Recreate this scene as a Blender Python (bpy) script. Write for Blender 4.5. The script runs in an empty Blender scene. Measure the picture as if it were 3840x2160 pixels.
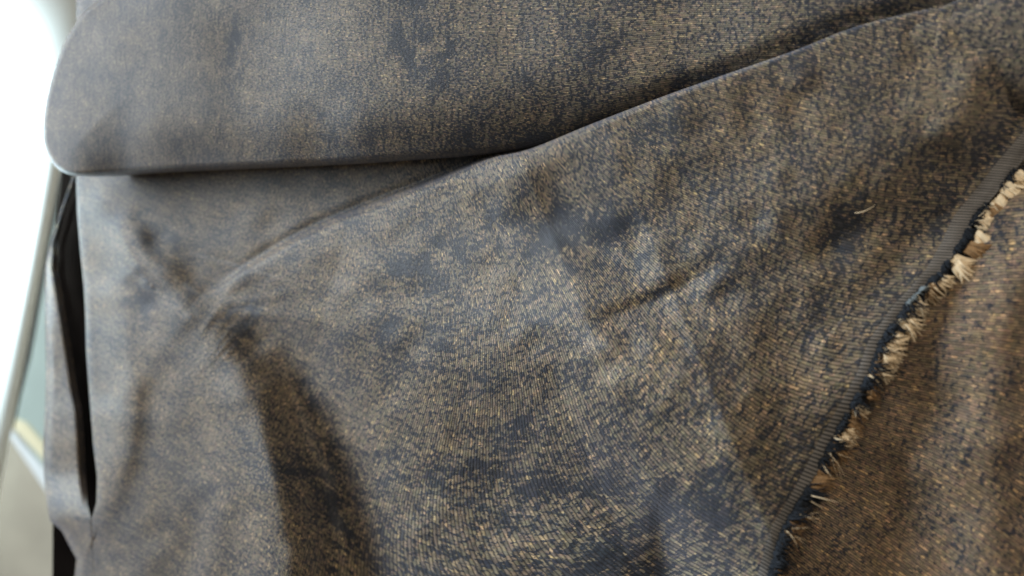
import bpy, math, random
import numpy as np
from mathutils import Matrix, Vector

random.seed(7)
rng = np.random.default_rng(7)
S = bpy.context.scene
COL = S.collection

# ------------------------------------------------------------------ camera
LENS = 28.0
TILT = math.radians(25)
CZ = 0.25
ct, st = math.cos(TILT), math.sin(TILT)
cam_d = bpy.data.cameras.new('camera')
cam = bpy.data.objects.new('camera', cam_d)
COL.objects.link(cam)
right = Vector((ct, 0, -st)); up = Vector((0, 1, 0)); back = Vector((st, 0, ct))
cam.matrix_world = Matrix(((right.x, up.x, back.x, 0), (right.y, up.y, back.y, 0), (right.z, up.z, back.z, CZ), (0, 0, 0, 1)))
cam_d.lens = LENS; cam_d.sensor_width = 36
cam_d.clip_start = 0.01; cam_d.clip_end = 50
cam_d.dof.use_dof = True
cam_d.dof.focus_distance = 0.234
cam_d.dof.aperture_fstop = 8.5
S.camera = cam

# ------------------------------------------------------------------ light (indoor: window on the left, dim room)
w = bpy.data.worlds.new('World'); S.world = w; w.use_nodes = True
w.node_tree.nodes['Background'].inputs[0].default_value = (1.0, 0.86, 0.70, 1)
w.node_tree.nodes['Background'].inputs[1].default_value = 0.19

def area(name, loc, target, sx, sy, power, color):
    l = bpy.data.lights.new(name, 'AREA'); l.shape = 'RECTANGLE'; l.size = sx; l.size_y = sy
    l.energy = power; l.color = color
    o = bpy.data.objects.new(name, l); COL.objects.link(o); o.location = loc
    o.rotation_euler = (Vector(target) - Vector(loc)).to_track_quat('-Z', 'Y').to_euler()
    return o
area('window_light', (-1.70, 0.64, 0.86), (-0.1, 0.0, 0.0), 1.3, 1.0, 71.0, (0.82, 0.92, 1.0))
area('ceiling_light', (0.40, 0.65, 1.0), (0.05, 0.0, 0.0), 0.8, 0.5, 8.0, (1.0, 0.87, 0.72))
rl = area('added_rail_fill', (-0.20, 0.16, 0.36), (-0.64, 0.02, -0.14), 0.10, 0.10, 3.3, (0.74, 0.94, 1.0))  # added lamp without a source in the room, overexposes the rail
rl.data.spread = math.radians(30)

S.view_settings.view_transform = 'Standard'
S.view_settings.look = 'None'
S.view_settings.exposure = 0.0
S.view_settings.gamma = 1.0

# ------------------------------------------------------------------ helpers
KX = 36.0 / LENS / 1024.0
def place(u, v, h):
    """Point of the scene at height h on the table seen at photo position (u, v)."""
    u = np.asarray(u, float); v = np.asarray(v, float); h = np.asarray(h, float)
    x = (u - 512) * KX; y = -(v - 288) * KX
    rx = -st + x * ct; ry = y; rz = -ct - x * st
    t = (h - CZ) / rz
    return np.stack([rx * t, ry * t, CZ + rz * t + 0 * ry], -1)

def tag(o, label, cat, kind=None, group=None):
    if label: o['label'] = label
    if cat: o['category'] = cat
    if kind: o['kind'] = kind
    if group: o['group'] = group
    return o

def empty(name, loc):
    o = bpy.data.objects.new(name, None); COL.objects.link(o); o.location = loc; o.empty_display_size = 0.01
    return o

def mesh_obj(name, verts, faces, mats, parent=None, uv=None, smooth=True, attrs=None):
    me = bpy.data.meshes.new(name)
    me.from_pydata([tuple(p) for p in verts], [], faces)
    for m in (mats if isinstance(mats, list) else [mats]): me.materials.append(m)
    if uv is not None:
        lay = me.uv_layers.new(name='weave')
        idx = np.empty(len(me.loops), dtype=np.int32); me.loops.foreach_get('vertex_index', idx)
        lay.data.foreach_set('uv', np.asarray(uv, dtype=np.float32)[idx].ravel())
    if smooth: me.polygons.foreach_set('use_smooth', [True] * len(me.polygons))
    me.update()
    o = bpy.data.objects.new(name, me); COL.objects.link(o)
    if parent is not None:
        o.parent = parent
        o.matrix_parent_inverse = Matrix.Translation(-Vector(parent.location))
    return o

def grid_faces(nr, nc, base=0, flip=False):
    f = []
    for i in range(nr - 1):
        for j in range(nc - 1):
            a = base + i * nc + j
            q = (a, a + nc, a + nc + 1, a + 1)
            f.append(q[::-1] if flip else q)
    return f

def sstep(x, a, b):
    t = np.clip((x - a) / (b - a), 0, 1)
    return t * t * (3 - 2 * t)

def polydist(u, v, pts):
    """distance to a polyline, side (+ = right hand of travel on the picture, y down), 0..1 along it"""
    pts = np.asarray(pts, float)
    seg = np.diff(pts, axis=0); L = np.hypot(seg[:, 0], seg[:, 1]); cum = np.concatenate([[0], np.cumsum(L)])
    best = np.full(u.shape, 1e9); side = np.zeros(u.shape); tt = np.zeros(u.shape)
    for k in range(len(seg)):
        dx, dy = seg[k]; px = u - pts[k, 0]; py = v - pts[k, 1]
        t = np.clip((px * dx + py * dy) / (L[k] ** 2), 0, 1)
        d = np.hypot(px - t * dx, py - t * dy)
        m = d < best
        s = np.sign(dx * py - dy * px)
        best = np.where(m, d, best); side = np.where(m, s, side); tt = np.where(m, (cum[k] + t * L[k]) / cum[-1], tt)
    return best, side, tt

def smooth_line(pts, n=60):
    """Catmull-Rom through the points"""
    p = np.asarray(pts, float); p = np.vstack([2 * p[0] - p[1], p, 2 * p[-1] - p[-2]])
    out = []
    m = len(p) - 3
    for q in np.linspace(0, m - 1e-6, n):
        i = int(q); t = q - i
        a, b, c, d = p[i:i + 4]
        out.append(0.5 * ((2 * b) + (-a + c) * t + (2 * a - 5 * b + 4 * c - d) * t * t + (-a + 3 * b - 3 * c + d) * t ** 3))
    return np.array(out)

def fold(u, v, pts, amp, wr, wl, ends=0.12):
    """soft ridge (amp>0) or valley along pts; wr / wl are its half widths right / left of travel"""
    d, s, t = polydist(u, v, smooth_line(pts, 28))
    wdt = np.where(s > 0, wr, wl)
    a = amp
    if np.ndim(amp): a = np.interp(t, np.linspace(0, 1, len(amp)), amp)
    e = 1.0
    if ends: e = sstep(t, -1e-4, ends) * sstep(1 - t, -1e-4, ends)
    return a * e * np.exp(-(d / wdt) ** 2)

def vnoise(u, v, scale, seed):
    r = np.random.default_rng(seed); G = r.standard_normal((80, 80))
    x = (u + 400) / scale; y = (v + 400) / scale
    xi = np.floor(x).astype(int); yi = np.floor(y).astype(int); fx = x - xi; fy = y - yi
    fx = fx * fx * (3 - 2 * fx); fy = fy * fy * (3 - 2 * fy)
    g = lambda a, b: G[np.mod(b, 80), np.mod(a, 80)]
    return (g(xi, yi) * (1 - fx) + g(xi + 1, yi) * fx) * (1 - fy) + (g(xi, yi + 1) * (1 - fx) + g(xi + 1, yi + 1) * fx) * fy

# ------------------------------------------------------------------ weave directions (yarn courses measured on the cloth)
class Weave:
    def __init__(self, samples, sigma=170.0, reg=2e-3, k=1.0):
        self.s = sigma
        samples = [(a, b, c, d * k * float(np.interp(a, [0, 150, 330, 480], [.58, .62, .8, 1.0]))) for a, b, c, d in samples]
        cx, cy = np.meshgrid(np.arange(-60, 1130, 105), np.arange(-60, 680, 105))
        self.c = np.stack([cx.ravel(), cy.ravel()], 1).astype(float)
        A = []; bf = []; bg = []
        for (u, v, th, p) in samples:
            th = math.radians(th)
            gx, gy = self.grad(np.array([float(u)]), np.array([float(v)]))
            A.append(gx[0]); A.append(gy[0])
            bf += [-math.sin(th) / p, math.cos(th) / p]; bg += [math.cos(th) / p, math.sin(th) / p]
        A = np.array(A); n = A.shape[1]
        R = np.eye(n) * reg; R[-2:, -2:] = 0
        M = A.T @ A + R
        self.wf = np.linalg.solve(M, A.T @ np.array(bf)); self.wg = np.linalg.solve(M, A.T @ np.array(bg))
    def basis(self, u, v):
        d2 = (u[:, None] - self.c[:, 0]) ** 2 + (v[:, None] - self.c[:, 1]) ** 2
        return np.hstack([np.exp(-d2 / (2 * self.s ** 2)) * 60, u[:, None], v[:, None]])
    def grad(self, u, v):
        dx = u[:, None] - self.c[:, 0]; dy = v[:, None] - self.c[:, 1]
        e = np.exp(-(dx ** 2 + dy ** 2) / (2 * self.s ** 2)) * 60
        z = np.zeros((len(u), 1)); o = z + 1
        return np.hstack([-dx / self.s ** 2 * e, o, z]), np.hstack([-dy / self.s ** 2 * e, z, o])
    def uv(self, u, v):
        sh = u.shape
        B = self.basis(u.ravel(), v.ravel())
        return np.stack([(B @ self.wg).reshape(sh), (B @ self.wf).reshape(sh)], -1)

MAIN = Weave([(1000,40,2,3.4),(900,150,5,3.3),(800,120,5,3.1),(700,150,8,2.9),(640,160,10,2.8),(560,200,25,2.7),(600,290,42,2.7),
 (640,250,25,2.8),(700,230,12,2.9),(800,220,8,3.1),(900,230,5,3.3),(540,260,55,2.6),(480,250,72,2.5),(400,260,88,2.3),(400,200,80,2.2),
 (500,300,70,2.6),(450,330,98,2.5),(400,330,108,2.4),(380,370,122,2.5),(430,380,112,2.5),(490,350,95,2.6),(420,430,112,2.7),
 (300,330,125,2.2),(240,330,130,2.1),(280,410,128,2.2),(330,450,122,2.4),(250,450,122,2.2),(300,520,112,2.3),(380,520,104,2.5),
 (450,540,90,2.7),(540,420,72,2.8),(560,470,66,2.8),(620,430,46,2.9),(680,480,40,3.0),(600,350,58,2.8),(660,340,40,2.9),(720,300,20,3.0),
 (800,300,15,3.2),(750,400,20,3.0),(850,330,12,3.2),(800,430,22,3.2),(760,500,28,3.1),(700,560,40,3.0),(560,560,66,2.9),
 (100,250,125,1.8),(150,400,120,1.9),(150,520,110,2.0),(220,560,112,2.1),(250,200,95,1.9),(60,450,120,1.9),(60,600,110,1.9),(450,630,90,2.7),(620,630,58,2.9),(750,600,30,3.1),(960,20,3,3.4)], k=0.76)
BOLT = Weave([(u, v, a, p) for (u, a, p) in ((-20,1,1.3),(100,2,1.3),(250,3,1.5),(400,2,1.7),(550,2,2.0),(700,3,2.3),(850,4,2.7),(1000,5,3.0)) for v in (-40, 40, 120)], reg=1e-3, k=0.85)
UNDER = Weave([(800,560,38,2.4),(850,500,32,2.4),(950,560,38,2.6),(950,450,24,2.6),(1000,350,8,2.8),(900,380,8,2.6),(1020,560,35,2.8),(1020,250,-4,3),(960,280,-4,2.8)], reg=2e-3)

# ------------------------------------------------------------------ materials
def nt(name):
    m = bpy.data.materials.new(name); m.use_nodes = True
    t = m.node_tree
    return m, t, t.nodes['Principled BSDF']

class N:
    def __init__(s, t): s.t = t
    def new(s, typ, **kw):
        n = s.t.nodes.new(typ)
        for k, v in kw.items(): setattr(n, k, v)
        return n
    def link(s, a, b): s.t.links.new(a, b)
    def math(s, op, a, b=None, c=None, clamp=False):
        n = s.new('ShaderNodeMath', operation=op); n.use_clamp = clamp
        for i, x in enumerate((a, b, c)):
            if x is None: continue
            if isinstance(x, (int, float)): n.inputs[i].default_value = x
            else: s.link(x, n.inputs[i])
        return n.outputs[0]
    def comb(s, x, y, z=0.0):
        n = s.new('ShaderNodeCombineXYZ')
        for i, q in enumerate((x, y, z)):
            if isinstance(q, (int, float)): n.inputs[i].default_value = q
            else: s.link(q, n.inputs[i])
        return n.outputs[0]
    def noise(s, vec, scale=1.0, detail=2.0, rough=0.5, dist=0.0):
        n = s.new('ShaderNodeTexNoise'); n.noise_dimensions = '2D'
        n.inputs['Scale'].default_value = scale; n.inputs['Detail'].default_value = detail
        n.inputs['Roughness'].default_value = rough; n.inputs['Distortion'].default_value = dist
        s.link(vec, n.inputs['Vector']); return n.outputs['Fac']
    def white(s, vec):
        n = s.new('ShaderNodeTexWhiteNoise'); n.noise_dimensions = '2D'; s.link(vec, n.inputs['Vector']); return n.outputs['Value'], n.outputs['Color']
    def ramp(s, fac, stops, interp='LINEAR'):
        n = s.new('ShaderNodeValToRGB'); n.color_ramp.interpolation = interp
        e = n.color_ramp.elements
        while len(e) < len(stops): e.new(0.5)
        for k, (p, c) in enumerate(stops):
            e[k].position = p; e[k].color = (*c, 1)
        s.link(fac, n.inputs[0]); return n.outputs[0]
    def mix(s, fac, a, b, mode='MIX'):
        n = s.new('ShaderNodeMix', data_type='RGBA', blend_type=mode)
        for sock, x in ((n.inputs[0], fac), (n.inputs[6], a), (n.inputs[7], b)):
            if isinstance(x, (int, float)): sock.default_value = x
            elif isinstance(x, tuple): sock.default_value = (*x, 1)
            else: s.link(x, sock)
        return n.outputs[2]

def fabric(name, bias=0.0, crackle=0.5, warm=(1, 1, 1), rough=0.56, contrast=1.0, seed=0.0, spec=0.38, blotch=0.68):
    m, t, b = nt(name); n = N(t)
    uv = n.new('ShaderNodeUVMap', uv_map='weave').outputs[0]
    sp = n.new('ShaderNodeSeparateXYZ'); n.link(uv, sp.inputs[0])
    g = n.math('ADD', sp.outputs[0], seed * 137.0); f = n.math('ADD', sp.outputs[1], seed * 91.0)
    row = n.math('FLOOR', f)
    # yarn floats: short dashes, a random start in every course
    off, _ = n.white(n.comb(row, 3.7))
    dash = n.math('FLOOR', n.math('ADD', n.math('DIVIDE', g, 2.1), n.math('MULTIPLY', off, 5.0)))
    w1, wc = n.white(n.comb(row, dash))
    # slubs: irregular dashes a course or two thick
    sl = n.noise(n.comb(n.math('DIVIDE', g, 2.2), n.math('DIVIDE', f, 1.5)), 1.0, 2.0, 0.6)
    bars = n.noise(n.comb(n.math('DIVIDE', g, 3.2), n.math('DIVIDE', f, 20.0)), 1.0, 2.0, 0.5)
    cl = n.noise(n.comb(n.math('DIVIDE', g, 15.0), n.math('DIVIDE', f, 20.0)), 1.0, 5.0, 0.68, 0.4)
    big = n.noise(n.comb(n.math('DIVIDE', g, 60.0), n.math('DIVIDE', f, 80.0)), 1.0, 3.0, 0.6, 0.5)
    # crackle: a dark irregular network where the dye gathered
    vec = n.comb(n.math('ADD', n.math('DIVIDE', g, 4.2), n.math('MULTIPLY', sl, 0.7)), n.math('ADD', n.math('DIVIDE', f, 7.0), n.math('MULTIPLY', cl, 1.6)))
    vo = n.new('ShaderNodeTexVoronoi', voronoi_dimensions='2D', feature='DISTANCE_TO_EDGE'); vo.inputs['Scale'].default_value = 1.0
    n.link(vec, vo.inputs['Vector'])
    crk = n.math('SUBTRACT', 1.0, n.math('DIVIDE', vo.outputs['Distance'], 0.15), clamp=True)
    dye_shade = n.new('ShaderNodeAttribute', attribute_name='dye_shade').outputs['Fac']  # dye patches, plus shade painted into some hollows of the draped cloth
    rag = n.math('MULTIPLY_ADD', n.math('SUBTRACT', cl, 0.5), 4.0, dye_shade)
    rag = n.math('MULTIPLY', rag, n.math('GREATER_THAN', dye_shade, 0.04), clamp=True)
    q = n.math('MULTIPLY', n.math('MULTIPLY', crk, n.math('MULTIPLY_ADD', n.math('SUBTRACT', sl, 0.35), 3.2, 0.15, clamp=True)), crackle)
    for src, amt in ((cl, 1.25 * blotch), (big, 1.0 * blotch), (sl, 1.6 * contrast), (bars, 0.6 * contrast), (w1, 0.45 * contrast)):
        q = n.math('ADD', q, n.math('MULTIPLY', n.math('SUBTRACT', src, 0.5), amt))
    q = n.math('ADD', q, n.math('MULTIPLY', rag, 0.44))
    dark = n.math('MULTIPLY_ADD', n.math('ADD', q, 0.41 - bias - 0.5), 3.2, 0.5, clamp=True)
    # tan yarn, a little uneven from float to float
    val = n.math('ADD', n.math('MULTIPLY', w1, 0.45), n.math('MULTIPLY', n.noise(n.comb(n.math('DIVIDE', g, 9.0), n.math('DIVIDE', f, 1.0)), 1.0, 2.0, 0.6), 0.75))
    tan = n.ramp(val, [(0.2, (0.064, 0.052, 0.041)), (0.5, (0.130, 0.104, 0.073)), (0.78, (0.225, 0.178, 0.112)), (1.0, (0.42, 0.32, 0.17))])
    navy = n.ramp(w1, [(0.0, (0.006, 0.009, 0.015)), (0.8, (0.015, 0.020, 0.029)), (1.0, (0.035, 0.036, 0.040))])
    col = n.mix(dark, tan, navy)
    glint = n.math('MULTIPLY', n.math('GREATER_THAN', w1, 0.955), n.math('SUBTRACT', 1.0, dark))
    col = n.mix(n.math('MULTIPLY', glint, 0.6), col, (0.46, 0.36, 0.19))
    # slight dye variation between floats
    col = n.mix(0.28, col, n.mix(1.0, col, n.mix(0.5, wc, (1, 1, 1)), 'MULTIPLY'))
    # yarn courses: the gap between yarns shows the dark warp
    wob = n.noise(n.comb(n.math('DIVIDE', g, 3.0), n.math('MULTIPLY', f, 1.0)), 1.0, 1.0, 0.5)
    fw = n.math('ADD', f, n.math('MULTIPLY', n.math('SUBTRACT', wob, 0.5), 0.5))
    yarn = n.math('ABSOLUTE', n.math('SINE', n.math('MULTIPLY', fw, math.pi)))
    gap = n.math('MULTIPLY_ADD', yarn, 1.25, 0.18)
    col = n.mix(1.0, col, n.comb(gap, gap, gap), 'MULTIPLY')
    col = n.mix(1.0, col, tuple(warm), 'MULTIPLY')
    n.link(col, b.inputs['Base Color'])
    b.inputs['Roughness'].default_value = rough
    b.inputs['Specular IOR Level'].default_value = spec
    b.inputs['Sheen Weight'].default_value = 0.22
    b.inputs['Sheen Roughness'].default_value = 0.5
    b.inputs['Sheen Tint'].default_value = (0.84, 0.86, 1.0, 1)
    bump = n.new('ShaderNodeBump'); bump.inputs['Strength'].default_value = 0.35; bump.inputs['Distance'].default_value = 0.0004
    n.link(n.math('ADD', n.math('MULTIPLY', yarn, 0.6), n.math('MULTIPLY', sl, 1.6)), bump.inputs['Height']); n.link(bump.outputs[0], b.inputs['Normal'])
    return m

def selvedge_mat():
    m, t, b = nt('selvedge_weave'); n = N(t)
    uv = n.new('ShaderNodeUVMap', uv_map='weave').outputs[0]
    sp = n.new('ShaderNodeSeparateXYZ'); n.link(uv, sp.inputs[0]); g, f = sp.outputs[0], sp.outputs[1]
    yarn = n.math('ABSOLUTE', n.math('SINE', n.math('MULTIPLY', f, math.pi)))
    v = n.math('ADD', n.math('MULTIPLY', yarn, 0.75), n.math('MULTIPLY', n.noise(n.comb(n.math('DIVIDE', g, 9.0), f), 1.0, 2.0), 0.4))
    col = n.ramp(v, [(0.1, (0.012, 0.012, 0.014)), (0.55, (0.052, 0.052, 0.053)), (1.0, (0.20, 0.19, 0.175))])
    n.link(col, b.inputs['Base Color']); b.inputs['Roughness'].default_value = 0.55
    bump = n.new('ShaderNodeBump'); bump.inputs['Strength'].default_value = 0.35; bump.inputs['Distance'].default_value = 0.0004
    n.link(yarn, bump.inputs['Height']); n.link(bump.outputs[0], b.inputs['Normal'])
    return m

def plain(name, c, rough=0.6, var=0.1, scale=30.0, spec=0.5):
    m, t, b = nt(name); n = N(t)
    co = n.new('ShaderNodeTexCoord').outputs['Object']
    tex = n.new('ShaderNodeTexNoise'); tex.inputs['Scale'].default_value = scale; tex.inputs['Detail'].default_value = 4
    n.link(co, tex.inputs['Vector'])
    col = n.ramp(tex.outputs['Fac'], [(0.3, tuple(x * (1 - var) for x in c)), (0.7, tuple(min(1, x * (1 + var)) for x in c))])
    n.link(col, b.inputs['Base Color']); b.inputs['Roughness'].default_value = rough
    b.inputs['Specular IOR Level'].default_value = spec
    return m

M_MAIN = fabric('mottled_cloth', bias=0.02)
M_BOLT = fabric('mottled_cloth_on_bolt', bias=0.0, seed=1.3, rough=0.52, blotch=0.7, warm=(0.93, 0.96, 1.02))
M_UNDER = fabric('mottled_cloth_warm', bias=0.06, warm=(1.06, 0.95, 0.88), blotch=0.55, crackle=0.05, contrast=0.85, seed=2.7, rough=0.6, spec=0.3)
M_SELV = selvedge_mat()
M_CREAM = plain('cream_yarn', (0.76, 0.63, 0.43), 0.8, 0.2, 900)
M_TAN = plain('ginger_yarn', (0.24, 0.145, 0.065), 0.8, 0.3, 900)
M_NAVY = plain('navy_yarn', (0.020, 0.024, 0.030), 0.9, 0.3, 900, 0.08)
M_GREY = plain('pale_blue_yarn', (0.14, 0.16, 0.165), 0.9, 0.2, 900, 0.1)
M_WHITE = plain('white_gloss_paint', (0.86, 0.88, 0.88), 0.35, 0.01, 6)
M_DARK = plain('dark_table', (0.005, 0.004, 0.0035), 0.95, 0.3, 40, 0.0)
M_FLOOR = plain('beige_floor', (0.36, 0.33, 0.26), 0.7, 0.12, 9)
M_PALE = plain('pale_board_paint', (0.27, 0.33, 0.30), 0.6, 0.05, 12)
M_PALEW = plain('pale_edge_paint', (0.58, 0.62, 0.62), 0.6, 0.03, 12)
M_STRIP = plain('cream_edge_paint', (0.60, 0.56, 0.38), 0.5, 0.03, 12)

# ------------------------------------------------------------------ outlines (positions on the cloth read from the photograph)
EDGE = [(1100,-80),(954,0),(926,8),(855,26),(795,50),(735,72),(676,93),(644,105),(588,127),(529,151),(489,160),(430,184),(370,207),(320,228),(278,250),(235,277),(191,306)]
SLIT_R = np.array([(76,150),(76,179),(77.5,219),(81,258),(84,288),(85,308),(86.5,358),(89.5,397),(93.5,447),(97,477),(96.5,503),(91.5,519),(93,545),(96,640)], float)
SLIT_L = np.array([(75,150),(75,178),(66,205),(58,239),(56.7,268),(60.6,288),(66,318),(72.5,358),(76.5,387),(81.5,411),(83.5,437),(85.5,477),(87.5,505),(91.5,519),(93,545),(96,640)], float)
FLAP_L = np.array([(72,150),(72,178),(60,212),(50,246),(46,265),(45,288),(45,328),(46,373),(45,407),(43,447),(44,477),(47,503),(50,521),(62,531),(70,547),(76.5,559),(74.5,576),(70,640)], float)
SELV = np.array([(1110,60),(1024,160),(1000,190),(978,215),(965,240),(945,268),(909,304),(883,342),(873,371),(858,399),(836,437),(806,495),(786,527),(772,576),(758,640)], float)

def xat(line, v): return np.interp(v, line[:, 1], line[:, 0])

# ------------------------------------------------------------------ the draped cloth: height over the table
def H(u, v):
    h = np.full(u.shape, 0.012)
    # step of the long fold lying over the bolt
    d, s, t = polydist(u, v, smooth_line(EDGE, 60))
    s = -s   # + below the line
    tc = np.clip(((u - 954) * -0.928 + v * 0.372) / 822.0, 0, 1)       # along the fold
    dc = np.clip((u - 954) * 0.372 + v * 0.928, 0, None)               # away from it
    amp = np.interp(tc, [0, .12, .3, .45, .56, .62, .72, .85, 1], [.023, .027, .032, .033, .028, .018, .012, .007, .0])
    sd = d * s
    lip = sstep(sd, -5, 2.5)
    fall = np.exp(-dc / np.interp(tc, [0, .5, 1], [420, 260, 90]))
    keep = np.interp(tc, [0, .45, .62], [.85, .80, .30])
    h = h + amp * lip * (keep + (1 - keep) * fall)
    h -= 0.0012 * np.exp(-((sd + 4.0) / 6.5) ** 2) * sstep(t, .5, .62) * sstep(1 - t, .0, .1)
    # star shaped pinch on the left
    h += fold(u, v, [(183,314),(160,285),(130,245),(88,192),(70,170)], [.003,.0055,.0058,.004,.002], 24, 20, 0)
    h += fold(u, v, [(183,314),(162,345),(148,372),(136,410)], [.002,.0026,.002,.0], 20, 20, 0)
    h += fold(u, v, [(120,262),(126,330),(128,400),(122,455),(100,520)], [0, .003,.004,.004,.002], 26, 16, 0)
    h += fold(u, v, [(183,314),(214,342),(236,372),(252,410),(263,450),(276,500),(298,600)], [.004,.009,.013,.015,.016,.017,.017], 56, 40, 0)
    h += fold(u, v, [(218,308),(248,330),(282,372),(310,410),(328,450),(340,500),(346,600)], [-.004,-.012,-.014,-.014,-.014,-.014,-.014], 46, 40, 0)
    h += fold(u, v, [(125,212),(145,226),(165,250)], -0.0010, 16, 16, 0.3)
    h += fold(u, v, [(128,270),(145,295),(160,312)], -0.0016, 13, 13, 0.3)
    h += fold(u, v, [(238,455),(222,500),(203,590)], [0,.0022,.003], 14, 18, 0)
    # broad hump sweeping from the middle to the lower right
    h += fold(u, v, [(330,292),(400,312),(470,335),(556,360),(640,405),(705,470),(745,540),(770,640)], [.002,.010,.017,.020,.020,.016,.013,.010], 110, 88, 0.0)
    h += fold(u, v, [(345,425),(430,478),(530,492),(615,508),(652,540),(668,600)], [-.000,-.001,-.001,-.003,-.006,-.008], 36, 40, 0.0)
    h += fold(u, v, [(430,640),(470,560),(540,520),(590,560),(600,640)], [.000,.001,.001,.001,.000], 50, 50, 0.1)
    h += fold(u, v, [(652,488),(664,520),(668,560),(680,620)], -0.004, 15, 20, 0.25)
    h += fold(u, v, [(195,308),(250,300),(310,288)], 0.0004, 5, 5, 0.3)
    h += fold(u, v, [(200,312),(255,314),(330,322)], 0.0004, 5, 6, 0.3)
    h += fold(u, v, [(205,306),(240,290),(300,262)], -0.0003, 5, 5, 0.3)
    # valleys and creases in the middle and to the right
    h += fold(u, v, [(500,200),(560,225),(620,255),(690,262)], -0.005, 30, 36, 0.3)
    h += fold(u, v, [(735,258),(705,276),(660,300),(615,318),(570,330)], -0.0030, 12, 22, 0.35)
    h += fold(u, v, [(735,270),(700,292),(660,312)], 0.0012, 12, 12, 0.3)
    h += fold(u, v, [(1060,70),(1020,112),(985,160),(950,202),(915,238),(880,275),(850,310)], [-.005,-.006,-.007,-.007,-.006,-.003,-.001], 32, 20, 0.0)
    h += fold(u, v, [(1020,60),(940,110),(860,150),(760,190)], 0.0015, 40, 40, 0.2)
    h += fold(u, v, [(960,140),(900,205),(850,240),(800,262)], -0.004, 22, 26, 0.2)
    # loose sag of the hanging left side and low undulation everywhere
    h -= 0.010 * sstep(-u, -150, -40)
    h += 0.0010 * vnoise(u, v, 60, 3) + 0.0004 * vnoise(u, v, 24, 5)
    # toward the selvedge the cloth comes down to the layer below
    ds = xat(SELV, v) - u
    h -= 0.0012 * np.exp(-(np.clip(ds, 0, None) / 10.0) ** 1.5)
    h -= 0.011 * np.exp(-(np.clip(ds, 0, None) / 45.0) ** 1.6) * sstep(-v, -330, -190)
    return h

# ------------------------------------------------------------------ build: draped cloth
P0 = place(560, 330, 0.0)
cloth = empty('draped_cloth', tuple(P0))
tag(cloth, 'mottled navy and gold cloth with soft folds and a frayed edge, below the bolt', 'cloth')

rows = np.arange(-50, 625, 2.0)
SEW = lambda v: np.interp(v, [180, 235, 290], [25.0, 23.0, 15.0])                                   # selvedge width in the picture
DYES_SHADE = [(565,226,42,18,1),(600,244,24,16,1),(245,328,16,11,.9),(312,388,16,12,.6),(497,520,13,7,1),(445,160,16,8,.8),(420,268,20,14,.8),(392,332,13,11,.8),  # navy dye patches; some also paint shade into the fold hollows
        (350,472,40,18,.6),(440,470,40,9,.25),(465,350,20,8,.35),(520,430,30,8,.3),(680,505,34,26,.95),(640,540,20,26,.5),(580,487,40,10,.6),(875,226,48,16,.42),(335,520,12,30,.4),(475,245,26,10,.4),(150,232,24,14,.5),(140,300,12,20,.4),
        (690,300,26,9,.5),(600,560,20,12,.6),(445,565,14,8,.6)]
def dye_shade_main(U, V): return sum(a * np.exp(-((U - x) / (w1 * 1.15)) ** 2 - ((V - y) / (h1 * 1.15)) ** 2) for x, y, w1, h1, a in DYES_SHADE)
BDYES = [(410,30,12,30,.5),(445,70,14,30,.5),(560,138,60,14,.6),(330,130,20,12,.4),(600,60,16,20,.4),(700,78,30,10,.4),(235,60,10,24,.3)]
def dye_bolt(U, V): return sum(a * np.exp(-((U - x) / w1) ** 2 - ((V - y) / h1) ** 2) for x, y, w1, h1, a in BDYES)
def set_dye_shade(o, val):
    at = o.data.attributes.new('dye_shade', 'FLOAT', 'POINT'); at.data.foreach_set('value', np.asarray(val, dtype=np.float32).ravel())

def sheet(name, left, rgt, ncol, mat, parent, weave, hf, skirt_l=None, skirt_r=None, rows=rows):
    T = np.linspace(0, 1, ncol)
    V = np.repeat(rows[:, None], ncol, 1)
    L = left(rows)[:, None]; Rr = rgt(rows)[:, None]
    U = L + (Rr - L) * T[None, :]
    h = hf(U, V); P = place(U, V, h); UV = weave.uv(U, V)
    def add(col_i, steps, sgn):
        outP = []; outUV = []
        for (dx, dz) in steps:
            q = P[:, col_i].copy(); q[:, 0] += sgn * dx; q[:, 2] -= dz
            outP.append(q); k = UV[:, col_i].copy(); k[:, 0] += sgn * (dx + dz) / 0.0006; outUV.append(k)
        return outP, outUV
    D = dye_shade_main(U, V) if parent is not None else U * 0
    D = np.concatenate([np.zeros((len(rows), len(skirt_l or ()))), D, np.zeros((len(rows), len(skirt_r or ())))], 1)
    cols = [P[:, j] for j in range(ncol)]; ucols = [UV[:, j] for j in range(ncol)]
    if skirt_l:
        a, b = add(0, skirt_l, 1); cols = a[::-1] + cols; ucols = b[::-1] + ucols
    if skirt_r:
        a, b = add(ncol - 1, skirt_r, -1); cols += a; ucols += b
    P = np.stack(cols, 1); UV = np.stack(ucols, 1)
    nr, nc = P.shape[:2]
    o = mesh_obj(name, P.reshape(-1, 3), grid_faces(nr, nc), mat, parent, UV.reshape(-1, 2)); set_dye_shade(o, D)
    return o

def Hmain(u, v):
    h = H(u, v)
    # the lip of the slit rolls down a little
    e = u - xat(SLIT_R, v); m = sstep(-v, -519, -495)
    return h - m * 0.0010 * np.exp(-(e / 3.0) ** 2)
def Hflap(u, v):
    h = H(u, v)
    m = sstep(-v, -521, -470)
    e = xat(SLIT_L, v) - u; o = u - xat(FLAP_L, v)
    h = h - m * 0.010 - m * 0.008 * np.exp(-(e / 4.0) ** 2)
    return h - 0.003 * np.exp(-(o / 5.0) ** 2) - 0.001 * np.exp(-(o / 16.0) ** 2)

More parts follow.
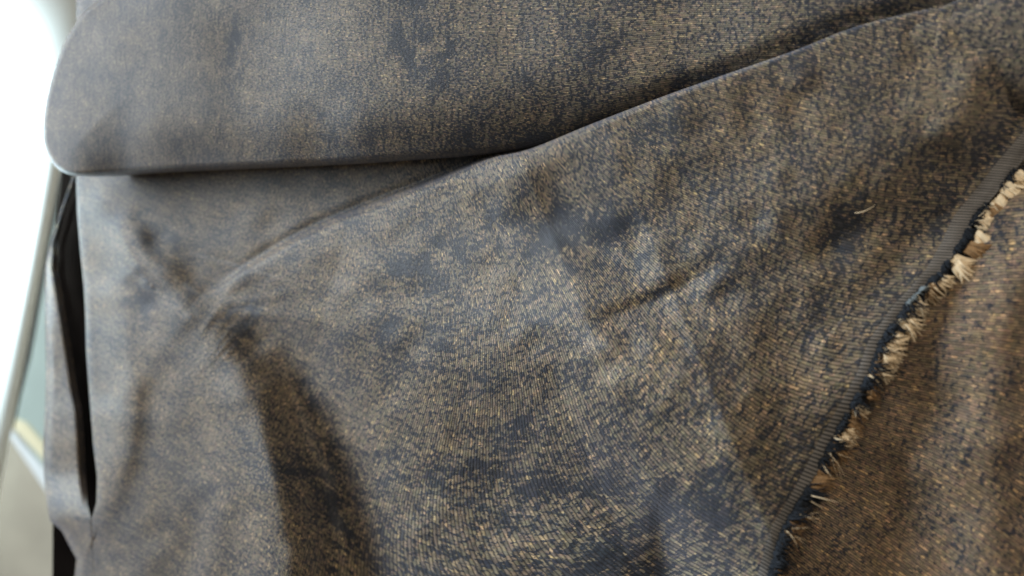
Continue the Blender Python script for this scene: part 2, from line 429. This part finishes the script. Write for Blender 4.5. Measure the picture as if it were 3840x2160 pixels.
sk = [(0.0010, 0.0005), (0.005, 0.0026), (0.014, 0.007), (0.03, 0.014)]
sheet('cloth_sheet', lambda v: xat(SLIT_R, v), lambda v: xat(SELV, v) - SEW(v), 470, M_MAIN, cloth, MAIN, Hmain, skirt_l=sk)
sheet('folded_under_edge', lambda v: xat(FLAP_L, v), lambda v: xat(SLIT_L, v), 26, M_MAIN, cloth, MAIN, Hflap,
      skirt_l=[(0.0007, 0.0005)], skirt_r=[(0.0006, 0.0005), (0.0035, 0.0018)], rows=np.arange(176, 625, 2.0))
sheet('selvedge', lambda v: xat(SELV, v) - SEW(v), lambda v: xat(SELV, v), 12, M_SELV, cloth, MAIN, Hmain, skirt_r=[(0.0001, 0.0006), (0.001, 0.0009)])

# ------------------------------------------------------------------ fringe of cut yarn ends along the selvedge
def tube_mesh(paths, radii, sides=5):
    V = []; F = []
    for path, r in zip(paths, radii):
        path = np.asarray(path); n = len(path); b0 = len(V)
        for i in range(n):
            d = path[min(i + 1, n - 1)] - path[max(i - 1, 0)]; d = d / (np.linalg.norm(d) + 1e-12)
            a = np.cross(d, (0, 0, 1.0)); a = a / (np.linalg.norm(a) + 1e-12); c = np.cross(d, a)
            rr = r * (1 - 0.75 * (i / (n - 1)) ** 2)
            for k in range(sides):
                an = 2 * math.pi * k / sides
                V.append(path[i] + rr * (math.cos(an) * a + math.sin(an) * c))
            if i:
                for k in range(sides):
                    p = b0 + (i - 1) * sides; q = p + sides; k2 = (k + 1) % sides
                    F.append((p + k, q + k, q + k2, p + k2))
    return V, F

def tuft(v, length, ang, spread, mat, nf, rad=0.00028, inset=1.5, lift=0.0, name='yarn_tuft'):
    u = float(xat(SELV, v)) - inset
    h0 = float(Hmain(np.array([u]), np.array([float(v)]))[0])
    paths = []; rr = []
    for k in range(nf):
        a = math.radians(ang + random.uniform(-spread, spread)); L = length * random.uniform(0.65, 1.1)
        v0 = v + random.uniform(-5, 5); u0 = float(xat(SELV, v0)) - inset - random.uniform(0, 3)
        cu = random.uniform(-0.5, 0.5)
        pts = []
        hz = random.uniform(-0.0008, 0.0014) + lift
        for i in range(7):
            t = i / 6
            aa = a + cu * t
            du = L * t * math.cos(aa); dv = L * t * math.sin(aa)
            hh = h0 + 0.0006 + hz * math.sin(t * 2.2) - 0.0020 * t * t
            pts.append(place(u0 + du, v0 + dv, hh))
        paths.append(pts); rr.append(rad * random.uniform(0.45, 1.3))
    V, F = tube_mesh(paths, rr)
    return mesh_obj(name, V, F, mat, cloth)

v = 172.0; gapn = 2
while v < 592:
    c = random.random()
    big = v < 275
    # dark yarn stubs close to the cloth, pale cut ends further out
    if random.random() < 0.75: tuft(v + random.uniform(-2, 2), random.uniform(9, 26), random.uniform(5, 60), 30, M_NAVY, random.randint(10, 30), 0.00022, 2.0, 0.0005)
    if v < 470: m = M_CREAM if c < (0.85 if v < 380 else 0.6) else M_TAN
    else: m = M_TAN if c < 0.75 else M_NAVY
    gapn -= 1
    if gapn < 0: gapn = random.randint(2, 6)
    if gapn > 0 or 236 < v < 262:
        L = random.uniform(24, 34) if 236 < v < 262 else random.uniform(18, 28) if big else random.uniform(11, 23)
        tuft(v + random.uniform(-3, 3), L, random.uniform(10, 58), random.choice([6, 10, 20]), m, random.randint(40, 80) if big else random.randint(14, 36), 0.00036 if big else 0.00027,
             random.uniform(-11, -3) if v < 470 else -2.0, -0.0008)
    if random.random() < 0.05:
        tuft(v, random.uniform(4, 8), random.uniform(-20, 60), 26, M_GREY, 14, 0.00024, 2.0, 0.002)
    if random.random() < 0.5:   # single stray ends, longer and finer
        tuft(v, random.uniform(18, 34), random.uniform(0, 70), 35, random.choice([M_CREAM, M_TAN, M_NAVY]), random.randint(2, 5), 0.00012, 0.0, 0.0006)
    v += random.uniform(3.5, 9.5) if not big else random.uniform(7, 12)

# a loose end of yarn lying on the cloth
pp = []
for k in range(9):
    t = k / 8; uu = 855 + 20 * t; vv = 213 - 8 * t + 2.0 * math.sin(t * 3.1)
    pp.append(place(uu, vv, float(H(np.array([uu]), np.array([vv]))[0]) + 0.0009 + 0.001 * math.sin(t * 3.1)))
V, F = tube_mesh([pp], [0.00013]); mesh_obj('loose_yarn', V, F, M_CREAM, cloth)

# ------------------------------------------------------------------ fabric bolt
BTOP = [(150,-60),(120,-22),(99,0),(85.5,10),(73.5,26),(63.6,44),(55.7,66),(49.7,85.5),(44.7,109),(43,129),(44,145),(49.7,159),(57.6,168.5),(70,174.5),(89,176.5),(119,176),(169,172.5),(250,169),(341,165),(401,161),(460,157),(510,152),(560,146),(640,140),(800,128),(1120,110)]
BL = smooth_line(BTOP, 260)
def Hbolt(U, V):
    d, s, t = polydist(U, V, BL[::2])
    low = sstep(U, 60, 130) * sstep(V, 60, 150)            # lower long edge: fat roll; left end: flatter
    R = 4 + 5 * low * (0.6 + 0.4 * sstep(U, 200, 500))
    q = np.clip(1 - d / R, 0, 1)
    h = 0.039 - 0.001 * sstep(U, 400, 700) - (0.007 + 0.009 * low) * (1 - np.sqrt(np.clip(1 - q * q, 0, 1)))
    # broad crown: slow fall to the edge
    h -= 0.009 * np.exp(-(d / 40.0) ** 1.3) * (0.25 + 0.75 * low)
    h -= 0.010 * np.exp(-d / 60.0) * sstep(U, 350, 640)
    d2, s2, t2 = polydist(U, V, smooth_line(EDGE, 60))
    h -= 0.005 * np.exp(-(d2 / 9.0) ** 2) * sstep(U, 520, 660)
    h += 0.0010 * vnoise(U, V, 110, 11) + 0.0003 * vnoise(U, V, 40, 12)
    return h
# rows run across the slab from the outline inwards
Ctr = []
ins = np.concatenate([np.array([0, .4, 1, 1.8, 2.8, 4, 5.5, 7, 9, 11, 13.5, 16, 19, 22.5, 26, 30]), np.arange(35, 181, 6)])
def inward(p, k):
    return p
spine_v = -20.0
Ug = []; Vg = []
maxi = ins[-1]
for (bu, bv) in BL:
    tx = max(bu, 235.0) if bu < 235 else bu      # spine point each outline point moves to
    ty = -60.0
    dx, dy = tx - bu, ty - bv; L = math.hypot(dx, dy)
    frac = ins / maxi
    k = np.where(ins < 35, ins / max(L, 1), 0)
    k35 = min(30 / max(L, 1), .9)
    k = np.where(ins < 35, np.minimum(ins / max(L, 1), .9), k35 + (1 - k35) * (ins - 30) / (maxi - 30))
    Ug.append(bu + dx * k); Vg.append(bv + dy * k)
Ug = np.array(Ug).T; Vg = np.array(Vg).T
Hb = Hbolt(Ug, Vg)
Pb = place(Ug, Vg, Hb); UVb = BOLT.uv(Ug, Vg)
# underside: the edge rolls under
und = []; uu_ = []
nrm = np.gradient(BL, axis=0); nrm = np.stack([-nrm[:, 1], nrm[:, 0]], 1); nrm /= np.linalg.norm(nrm, axis=1)[:, None] + 1e-9
inside = np.array([300.0, 0.0]) - BL; sg = np.sign((nrm * inside).sum(1)); nrm *= sg[:, None]
nw = nrm * np.array([1.0, -1.0])
for (dx, dz) in ((0.0008, .0005), (0.003, .0018), (.006, .0035), (.011, .0065), (.018, .010), (.03, .016)):
    q = Pb[0].copy(); q[:, 0] += nw[:, 0] * dx; q[:, 1] += nw[:, 1] * dx; q[:, 2] -= dz
    q[:, 2] = np.maximum(q[:, 2], 0.0135)
    und.append(q); k = UVb[0].copy(); k[:, 1] += (dx + dz) / 0.0005; uu_.append(k)
P = np.concatenate([np.array(und[::-1]), Pb]); UVa = np.concatenate([np.array(uu_[::-1]), UVb])
nr, nc = P.shape[:2]
bolt = mesh_obj('fabric_bolt', P.reshape(-1, 3), grid_faces(nr, nc, flip=True), M_BOLT, None, UVa.reshape(-1, 2))
set_dye_shade(bolt, np.concatenate([np.zeros((len(und), nc)), dye_bolt(Ug, Vg)]))
tag(bolt, 'thick folded bolt of dark mottled cloth with a rounded corner, lying across the top', 'fabric bolt')

# ------------------------------------------------------------------ lower layer at the right
def Hund(U, V):
    h = 0.0300 + 0.0016 * vnoise(U, V, 90, 21) + 0.0005 * vnoise(U, V, 30, 22)
    h += fold(U, V, [(1060,180),(1010,300),(985,420),(1000,620)], 0.006, 60, 40, 0.1)
    h -= 0.010 * sstep(-V, -340, -190)
    e = U - xat(SELV, V)
    return h - 0.006 * np.exp(-(np.clip(e, -20, None) / 12) ** 2)
U0 = empty('under_cloth', tuple(place(950, 450, 0.0)))
under = sheet('under_cloth', lambda v: xat(SELV, v) - 12, lambda v: 1150 + 0 * v, 150, M_UNDER, None, UNDER, Hund, rows=np.arange(40, 640, 2.5))
bpy.data.objects.remove(U0); under.name = 'under_cloth'
tag(under, 'warm brown mottled cloth layer lying beneath the frayed edge at lower right', 'cloth')

# ------------------------------------------------------------------ table under the cloths
def slab(name, poly, top, bottom, mat, parent=None, bev=0.004):
    """poly: picture positions of the top outline; a solid slab with a softened top edge"""
    top_in = np.array(poly, float); c = top_in.mean(0)
    n = len(poly)
    P1 = place(top_in[:, 0], top_in[:, 1], top)
    cc = P1.mean(0)
    ringA = cc + (P1 - cc) * 1.0; d = (P1 - cc); L = np.linalg.norm(d[:, :2], axis=1)[:, None]
    inner = P1 - d / L * bev
    r1 = P1 - d / L * bev * 0.3; r1[:, 2] = top - bev * 0.3
    r2 = P1.copy(); r2[:, 2] = top - bev
    r3 = P1.copy(); r3[:, 2] = bottom
    V = np.concatenate([inner, r1, r2, r3]); F = [tuple(range(n))[::-1]]
    for k in range(3):
        for i in range(n):
            j = (i + 1) % n; F.append((k * n + i, k * n + j, (k + 1) * n + j, (k + 1) * n + i))
    F.append(tuple(3 * n + i for i in range(n)))
    o = mesh_obj(name, V, F, mat, parent, smooth=False)
    return o
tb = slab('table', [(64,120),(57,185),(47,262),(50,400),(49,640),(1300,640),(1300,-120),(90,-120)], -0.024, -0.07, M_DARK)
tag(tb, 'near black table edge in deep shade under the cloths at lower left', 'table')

# ------------------------------------------------------------------ white rounded post beside the table
def capsule_bar(name, a, b, r, mat, parent=None, seg=48):
    a = Vector(a); b = Vector(b); d = (b - a).normalized()
    x = d.cross(Vector((0, 0, 1))).normalized(); y = d.cross(x)
    V = []; F = []
    st_ = [(-1, 0.0)] 
    prof = []
    for k in range(7):
        an = math.pi / 2 * k / 6
        prof.append((a - d * (r * 0.25 * math.cos(an)), r * (0.75 + 0.25 * math.sin(an)) if k else r * 0.75))
    for k in range(7):
        an = math.pi / 2 * (6 - k) / 6
        prof.append((b + d * (r * 0.25 * math.cos(an)), r * (0.75 + 0.25 * math.sin(an)) if k < 6 else r * 0.75))
    for (c, rr) in prof:
        for k in range(seg):
            an = 2 * math.pi * k / seg
            V.append(c + x * rr * math.cos(an) + y * rr * math.sin(an))
    n = len(prof)
    for i in range(n - 1):
        for k in range(seg):
            k2 = (k + 1) % seg; F.append((i * seg + k, i * seg + k2, (i + 1) * seg + k2, (i + 1) * seg + k))
    F.append(tuple(range(seg))[::-1]); F.append(tuple((n - 1) * seg + k for k in range(seg)))
    return mesh_obj(name, [tuple(q) for q in V], F, mat, parent)
RW = 0.075
A = place(97, -30, -0.16); B = place(4, 470, -0.16)
ax = Vector(B) - Vector(A); axn = ax.normalized()
mid = (Vector(A) + Vector(B)) / 2
viewd = (mid - Vector((0, 0, CZ))).normalized()
sidev = axn.cross(viewd).normalized()
if sidev.x > 0: sidev = -sidev
A2 = Vector(A) + sidev * RW - axn * 0.25; B2 = Vector(B) + sidev * RW + axn * 0.3
post = capsule_bar('white_rail', A2, B2, RW, M_WHITE)
tag(post, 'glossy white rounded rail beside the cloths at far left, brightly lit', 'rail')

# ------------------------------------------------------------------ background below: floor, pale board with cream edge
fz = -0.75
fl = mesh_obj('floor', [(-4, -3, fz), (3, -3, fz), (3, 3, fz), (-4, 3, fz)], [(0, 1, 2, 3)], M_FLOOR, smooth=False)
fl['kind'] = 'structure'; fl['label'] = 'plain beige floor far below, out of focus'
bd = empty('pale_board', tuple(place(30, 400, -0.62)))
tag(bd, 'pale grey-green board with a cream edge strip leaning in the gap beside the white rail', 'board')
slab('board_panel', [(-140,60),(110,60),(110,480),(52,480),(14,428),(-140,160)], -0.60, -0.62, M_PALE, bd, 0.002)
slab('edge_strip', [(15,419),(25,423),(60,463),(60,478),(13,428)], -0.596, -0.606, M_STRIP, bd, 0.002)
slab('edge_face', [(11,431),(60,487),(60,512),(9,436)], -0.598, -0.606, M_PALEW, bd, 0.002)
slab('rail_shade_strip', [(65,165),(49,242),(41.5,288),(28.5,358),(18.5,397),(11.5,428),(0,425),(15,300),(35,180)], -0.40, -0.403, plain('painted_rail_shade', (0.03, 0.03, 0.02), 0.8, 0.2, 20), bd, 0.001)  # dark strip standing in for the shaded side of the rail
